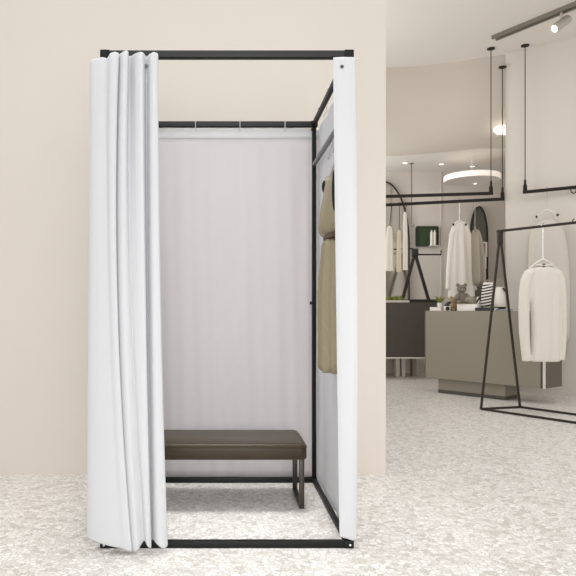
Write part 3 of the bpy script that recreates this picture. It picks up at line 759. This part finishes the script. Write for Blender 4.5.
b = NB(); tube(b, spline([cc+Vector((-.03,0,hgt*.9)), cc+Vector((-.015,0,hgt*1.3)), cc+Vector((.012,0,hgt*1.3)), cc+Vector((.028,0,hgt*.9))], 14), .005, 8); obj('handle', b, M['stone'], wb)

# ---------------------------------------------------------------- cabinet on the back wall
ck0, ck1 = Z(357, 9.05), Z(302.5, 9.05)
cb = thing('wall_cabinet', 'dark brown low cabinet against the back wall left of the counter', 'cabinet', (X(405,9.3), 9.5, 0))
xa_, xb_ = X(386,9.05)-.9, X(437,9.05)
b = NB(); box(b, xa_, xb_, 9.05, 9.98, ck0, ck1); obj('body', b, M['cab'], cb, smooth=False, bevel=.004)
b = NB(); box(b, xa_, xb_, 9.045, 9.97, ck0-.022, ck0-.003); obj('under_strip', b, M['ctrim'], cb, smooth=False)
for x_ in (398.5, 404, 415, 372):
    b = NB(); box(b, X(x_,9.5)-.035, X(x_,9.5)+.02, 9.5, 9.62, 0, ck0-.02); obj('leg', b, M['ctrim'] if x_ < 410 else M['taupecloth'], cb, smooth=False)  # pale slabs put in for the vertical reflected lights under the cabinet
b = NB(); box(b, X(386,9.05)-.9, X(411,9.05), 9.12, 9.5, ck1, ck1+.03); tr = thing('planter_tray', 'long white planter tray of moss on the dark cabinet', 'planter', (X(392,9.3), 9.3, ck1)); obj('tray', b, M['ctrim'], tr, smooth=False, bevel=.003)
b = NB()
for q in range(70):
    x_ = random.uniform(X(386,9.3)-.8, X(402,9.2)); ball(b, (x_, random.uniform(9.18,9.42), ck1+.045), random.uniform(.035,.06), random.uniform(.035,.06), random.uniform(.035,.06), 8)
mo = obj('moss', b, M['moss'], tr); 
b = NB(); box(b, X(412,9.15), X(437,9.15), 9.08, 9.45, ck1, ck1+.016); box(b, X(412,9.15), X(437,9.15), 9.08, 9.095, ck1+.016, ck1+.045); box(b, X(412,9.15), X(437,9.15), 9.435, 9.45, ck1+.016, ck1+.045); box(b, X(412,9.15), X(412,9.15)+.015, 9.095, 9.435, ck1+.016, ck1+.045); box(b, X(437,9.15)-.015, X(437,9.15), 9.095, 9.435, ck1+.016, ck1+.045)
tag(obj('serving_tray', b, M['black'], smooth=False), 'black rectangular tray on the dark cabinet beside the counter', 'tray')
# A-frame display stand on the cabinet
st = thing('display_stand', 'small black A-frame display stand with a thin rail on the dark cabinet', 'rack', (X(415,9.55), 9.55, ck1))
dd = 9.55; ap = at(415, 253, dd)
for x_ in (401.5, 429.5):
    f_ = at(x_, 0, dd); f_.z = ck1+.0; b = NB(); tube(b, [f_, ap], .019, square=True); obj('leg', b, M['black'], st)
b = NB(); rbox(b, at(415, 256.5, dd), .085, .06, .115, 0); obj('apex_block', b, M['black'], st, bevel=.004)
b = NB(); tube(b, [at(380, 249.8, dd-.04), at(413, 248.6, dd-.02)], .009, 8); obj('rail', b, M['rail'], st)
b = NB(); tube(b, [at(417, 254.6, dd), at(441, 254.6, dd), at(441, 250.5, dd)], .011, 8); obj('rail', b, M['rail'], st)

# ---------------------------------------------------------------- arched mirrors
def arch(cxp, a_, ytop, b_, ybot, d, inset=0):
    k_ = d/F; c0 = Vector((X(cxp,d), d, 0)); zc = Z(ytop+b_, d); zb_ = Z(ybot, d)+inset
    pts = [c0+Vector((-(a_*k_-inset), 0, zb_))]
    for q in range(25):
        t = PI-PI*q/24; pts.append(c0+Vector(((a_*k_-inset)*math.cos(t), 0, zc+(b_*k_-inset)*math.sin(t))))
    pts.append(c0+Vector((a_*k_-inset, 0, zb_))); return pts
def mirror(label, cxp, a_, ytop, b_, ybot, gm, fmat, ft=.022):
    d = 9.93
    base = at(cxp, ybot, d); t = thing('arched_mirror', label, 'mirror', base)
    o_, i_ = arch(cxp,a_,ytop,b_,ybot,d), arch(cxp,a_,ytop,b_,ybot,d,ft)
    b = NB(); n = len(o_); dy = Vector((0,.05,0))
    va = [b.verts.new(p) for p in o_]; vb = [b.verts.new(p) for p in i_]; vc = [b.verts.new(p+dy) for p in o_]; vd = [b.verts.new(p+dy) for p in i_]
    for q in range(n):
        r = (q+1)%n
        b.faces.new((va[q],va[r],vb[r],vb[q])); b.faces.new((va[q],vc[q],vc[r],va[r])); b.faces.new((vb[q],vb[r],vd[r],vd[q])); b.faces.new((vc[q],vd[q],vd[r],vc[r]))
    obj('frame', b, fmat, t, smooth=False)
    b = NB(); b.faces.new([b.verts.new(p+Vector((0,.02,0))) for p in i_]); obj('glass', b, gm, t, smooth=False)
    return t
mirror('tall pale arched mirror with a thin bronze rim at the cream wall edge', 384, 25.8, 181, 62, 301, M['glass2'], M['rail'], .016)
mirror('narrow dark arched mirror on the back wall beside the taupe jacket', 479.5, 8.8, 206, 32, 300, M['glass'], M['black'], .018)
# framed panel and box modelled in place of images reflected in the dark mirror
pf = at(482.5, 257, 9.8)
pfm = thing('reflected_frame', 'small grey pale-framed panel in place of an image reflected in the dark mirror', 'picture', pf)
b = NB(); hw_ = 4.3*9.8/F; hh_ = 15*9.8/F
for (x0,x1,z0,z1) in ((-hw_,hw_,0,.018),(-hw_,hw_,hh_-.018,hh_),(-hw_,-hw_+.018,.018,hh_-.018),(hw_-.018,hw_,.018,hh_-.018)): box(b, pf.x+x0, pf.x+x1, 9.78, 9.925, pf.z+z0, pf.z+z1)
obj('frame', b, M['ctrim'], pfm, smooth=False)
b = NB(); box(b, pf.x-hw_+.018, pf.x+hw_-.018, 9.81, 9.82, pf.z+.018, pf.z+hh_-.018); obj('panel', b, M['taupecloth'], pfm, smooth=False)
wbx = at(483, 269, 9.7); b = NB(); box(b, X(480.5,9.7), X(486,9.7), 9.68, 9.9, wbx.z, Z(257.6,9.7)); b2 = thing('reflected_box', 'small white box in place of an image reflected in the dark mirror', 'box', wbx); obj('body', b, M['ceramic'], b2, smooth=False, bevel=.004)
b = NB(); box(b, X(482.6,9.68), X(483.4,9.68), 9.672, 9.68, wbx.z+.02, wbx.z+.14); obj('slot', b, M['taupecloth'], b2, smooth=False)
# green display panel
gp = at(426, 245.5, 9.9); gn = thing('display_niche', 'dark green square display box on the back wall with a white bottle', 'shelf', gp)
gn['label'] = 'dark green square display box mounted on the back wall'
xa_, xb_, za_, zb_ = X(417,9.94), X(438,9.94), Z(245.8,9.94), Z(227,9.94)
b = NB(); box(b, xa_, xb_, 9.955, 9.985, za_, zb_); obj('back_panel', b, M['green'], gn, smooth=False)
b = NB()
for (x0,x1,z0,z1) in ((xa_,xb_,za_-.008,za_),(xa_,xb_,zb_,zb_+.012),(xa_-.01,xa_,za_,zb_),(xb_,xb_+.01,za_,zb_)): box(b, x0,x1, 9.935, 9.985, z0, z1)
obj('surround', b, M['black'], gn, smooth=False)
b = NB(); box(b, X(429,9.92), xb_, 9.85, 9.935, za_-.012, za_); obj('ledge', b, M['rwall'], gn, smooth=False)
for k, (x_, lab) in enumerate(((431.6,'slim white bottle in the green display box, the left one of the pair'), (434.6,'slim white bottle in the green display box, the right one of the pair'))):
    p = Vector((X(x_,9.9), 9.9, za_)); bt = thing('bottle', lab, 'bottle', p, 'white bottles in the green display box')
    b = NB(); lathe(b, p, [(.021,0),(.022,.01),(.022,.19),(.017,.21)], 16); obj('body', b, M['ceramic'], bt)
    b = NB(); lathe(b, p+Vector((0,0,.21)), [(.012,0),(.013,.02),(.010,.026)], 12); obj('cap', b, M['lamp'], bt)
# hook rods from the low ceiling
p = at(411.5, 227, 9.4)
hr = thing('hook_rod', 'thin grey rod with a curved hook hanging from the low ceiling', 'hook', (p.x, p.y, p.z))
b = NB(); tube(b, [(p.x, p.y, LZ), (p.x, p.y, p.z+.04), (p.x-.003, p.y, p.z+.012), (p.x+.012,p.y,p.z), (p.x+.03,p.y,p.z+.012), (p.x+.035,p.y,p.z+.04)], .009, 8); obj('rod', b, M['track'], hr)
b = NB(); lathe(b, (p.x, p.y, LZ-.012), [(.03,0),(.03,.014)], 16); obj('canopy', b, M['track'], hr)
# cloth strips on the lower rail, added for the left mirror's reflected strips
for (x_, ya, yb_, w_, m, lab, dr_) in ((389.5, 226, 271, 4.2, 'shirt', 'white narrow hung cloth for a mirror image, at the cream wall edge', 21),
                              (399, 230, 272, 2.6, 'creamcloth', 'cream scarf strip of hung cloth for a mirror image, next to the white one', 25),
                              (405.2, 212, 270, 2.6, 'shirt', 'pale scarf strip of hung cloth for a mirror image, nearest the display stand', 7)):
    p = on_line(R2a, R2b, x_); k_ = p.y/F
    t = thing('reflection', lab, 'garment', at(x_, yb_, p.y), 'hung cloth strips in place of the mirror image')
    b = NB(); tube(b, [p+Vector((0,0,.022)), p+Vector((.012,-.02,.016)), p+Vector((.02*(w_ > 3),-.022,-.05)), (p.x, p.y-.005, Z(ya+1, p.y))], .004, 6); obj('hook', b, M['rail'], t)
    b = NB(); loft(b, [ring_at((p.x, p.y, Z(ya+(yb_-ya)*q_, p.y)), w_*k_*s_, .02*s_+.006, 24, Vector((1,0,0)), Vector((0,1,0)), .2, q_*2, 6) for q_, s_ in ((0,.3),(.04,.6),(.2,.8),(.6,.95),(1,1))]); obj('cloth', b, M[m], t)
p = at(391, 262, 8.4)

# ---------------------------------------------------------------- ceiling fittings
# track light on the main ceiling
def ceilpt(x, y, dz=0): d = (CZ-dz-H)*F/(CY-y); return at(x, y, d)
ta, tb = ceilpt(494, 36.5), ceilpt(576, 3.0); td = (tb-ta).normalized(); te = ta+td*2.4
tl = thing('track_light', 'grey ceiling track with a cylindrical spotlight at the upper right', 'lamp', (ta+te)/2)
sd = Vector((-td.y, td.x, 0))
b = NB()
for s in (-1, 1): tube(b, [ta+sd*(.035*s)-Vector((0,0,.02)), te+sd*(.035*s)-Vector((0,0,.02))], .011, square=True, ry=.02)
tube(b, [ta-Vector((0,0,.006)), te-Vector((0,0,.006))], .03, square=True, ry=.006); obj('track', b, M['track'], tl, smooth=False)
hp = on_line(ta, te, 561.5); hp.z = CZ-.04
hd_ = Vector((-.75, -.1, -.62)).normalized()
lc_ = at(561.0, 23.5, hp.y); la = at(554, 29, hp.y-.02); lb = at(568.5, 18.5, hp.y+.02)
b = NB(); tube(b, [hp, (lc_+Vector((0,0,.02)))], .014, 10); obj('stem', b, M['lamp'], tl)
ax_ = (la-lb); ln_ = ax_.length
b = NB(); lathe(b, lb, [(.03,0),(.043,.006),(.045,.02),(.045,ln_-.004),(.040,ln_),(.036,ln_-.01)], 24, ax_); hd2 = obj('lamp_head', b, M['lamp'], tl)
b = NB(); lathe(b, lb+ax_.normalized()*(ln_-.012), [(.035,0),(.035,.004)], 20, ax_); obj('lens', b, M['glow'], hd2)
# downlights in the low ceiling
for (x_, y_, lab) in ((405, 162.6, 'small round downlight in the low ceiling, leftmost'), (441.6, 163.8, 'small round downlight in the low ceiling, above the green display box side'), (472.5, 166, 'small round downlight in the low ceiling directly above the round pendant')):
    d = (LZ-H)*F/(CY-y_); p = at(x_, y_, d); p.z = LZ
    t = thing('downlight', lab, 'lamp', p, 'downlights in the low ceiling')
    b = NB(); lathe(b, p, [(.045,0),(.045,-.008),(.035,-.010),(.030,-.004)], 20); obj('ring', b, M['ceramic'], t)
    b = NB(); lathe(b, p-Vector((0,0,.0065)), [(.029,0),(.029,-.002)], 16); obj('bulb', b, M['glow'], t)
# round pendant disc with a bright rim
pc_ = Vector((X(472,9.0), 9.0, 0)); pz0 = Z(175.2, 8.6); pz1 = Z(169.5, 8.6)
rp_ = thing('round_ceiling_lamp', 'round drum ceiling lamp with a bright rim over the back of the shop', 'lamp', (pc_.x, pc_.y, pz0))
b = NB(); lathe(b, (pc_.x, pc_.y, pz0), [(.345,.004),(.36,0),(.36,.01)], 64); obj('underside', b, M['rwall'], rp_)
b = NB(); lathe(b, (pc_.x, pc_.y, pz0+.006), [(.365,0),(.37,.01),(.37,pz1-pz0-.01),(.36,pz1-pz0)], 64); obj('rim', b, M['rim'], rp_)
b = NB(); lathe(b, (pc_.x, pc_.y, pz1), [(.007,0),(.007,max(.01,LZ-pz1))], 12); obj('ceiling_mount', b, M['ceil'], rp_)
p = at(471.8, 183, 9.3); b = NB(); lathe(b, (p.x, p.y-.12, pz0+.004), [(.018,0),(.018,-.008)], 14); obj('bulb', b, M['glow'], rp_)
# oval light on the rounded ceiling drop, cut by the wall corner
p = at(503.5, 130, 8.05)
ov = thing('oval_lamp', 'bright white oval lamp on the rounded ceiling drop at the wall corner', 'lamp', p)
b = NB(); ball(b, p, .125, .03, .06, 24); obj('diffuser', b, M['glow'], ov)
b = NB(); tube(b, [p+Vector((0,.02,0)), p+Vector((0,.30,.0))], .03, 12); obj('mount', b, M['ceil'], ov)

# ---------------------------------------------------------------- light
w = bpy.data.worlds.new('world'); S.world = w; w.use_nodes = True
bg = w.node_tree.nodes['Background']; bg.inputs[0].default_value = (1, .995, .99, 1); bg.inputs[1].default_value = .90
def area(name, loc, size, energy, target, col=(1,.99,.98), sy=None):
    l = bpy.data.lights.new(name, 'AREA'); l.energy = energy; l.size = size; l.color = col
    if sy: l.shape = 'RECTANGLE'; l.size_y = sy
    o = bpy.data.objects.new(name, l); COL.objects.link(o); o.location = loc
    o.rotation_euler = (Vector(target)-Vector(loc)).to_track_quat('-Z', 'Y').to_euler(); return o
COOL = (.97,.985,1)
area('front_wide_fill', (.4, -2.4, 1.1), 3.0, 62, (.1, 3.4, .3))  # unseen area light added in front to brighten wall and booth
a_ = area('booth_top_fill', (.04, 3.05, 3.98), 1.0, 5.5, (.04, 3.10, 0)); a_.data.spread = math.radians(38)  # added above the booth, unseen, to lift its dark interior
a_ = area('side_fill', (2.3, 1.6, 1.3), 1.2, 2.2, (.53, 3.25, .9)); a_.data.spread = math.radians(60)  # added outside on the right to brighten the side curtain
a_ = area('front_fill', (.15, -2.0, 1.0), 1.2, 5.0, (.05, 3.7, .4)); a_.data.spread = math.radians(55)
area('overhead_fill', (-.2, .9, 4.4), 3.0, 32, (-.2, 1.3, 0))  # unseen light added overhead to brighten the front floor
area('hidden_ceiling_fill', (.0, 7.0, 2.7), 1.6, 33, (2.2, 5.6, 4.0), COOL)  # hidden behind the cream wall, added to brighten the main ceiling
area('shop_fill', (2.6, 5.0, 3.9), 1.6, 30, (2.7, 6.0, 0), COOL)  # out-of-view light added to brighten the shop
area('back_ceiling_fill', (.7, 9.1, 1.5), .8, 20, (3.4, 9.3, 2.8), COOL)  # hidden light added to lift the low ceiling at the back
area('back_wall_fill', (1.2, 8.9, 2.4), 1.0, 9, (3.2, 10.0, 1.7), COOL, .8)  # unseen light added to brighten the shop's far wall
S.view_settings.view_transform = 'Standard'; S.view_settings.look = 'None'
S.view_settings.exposure = 0; S.view_settings.gamma = 1
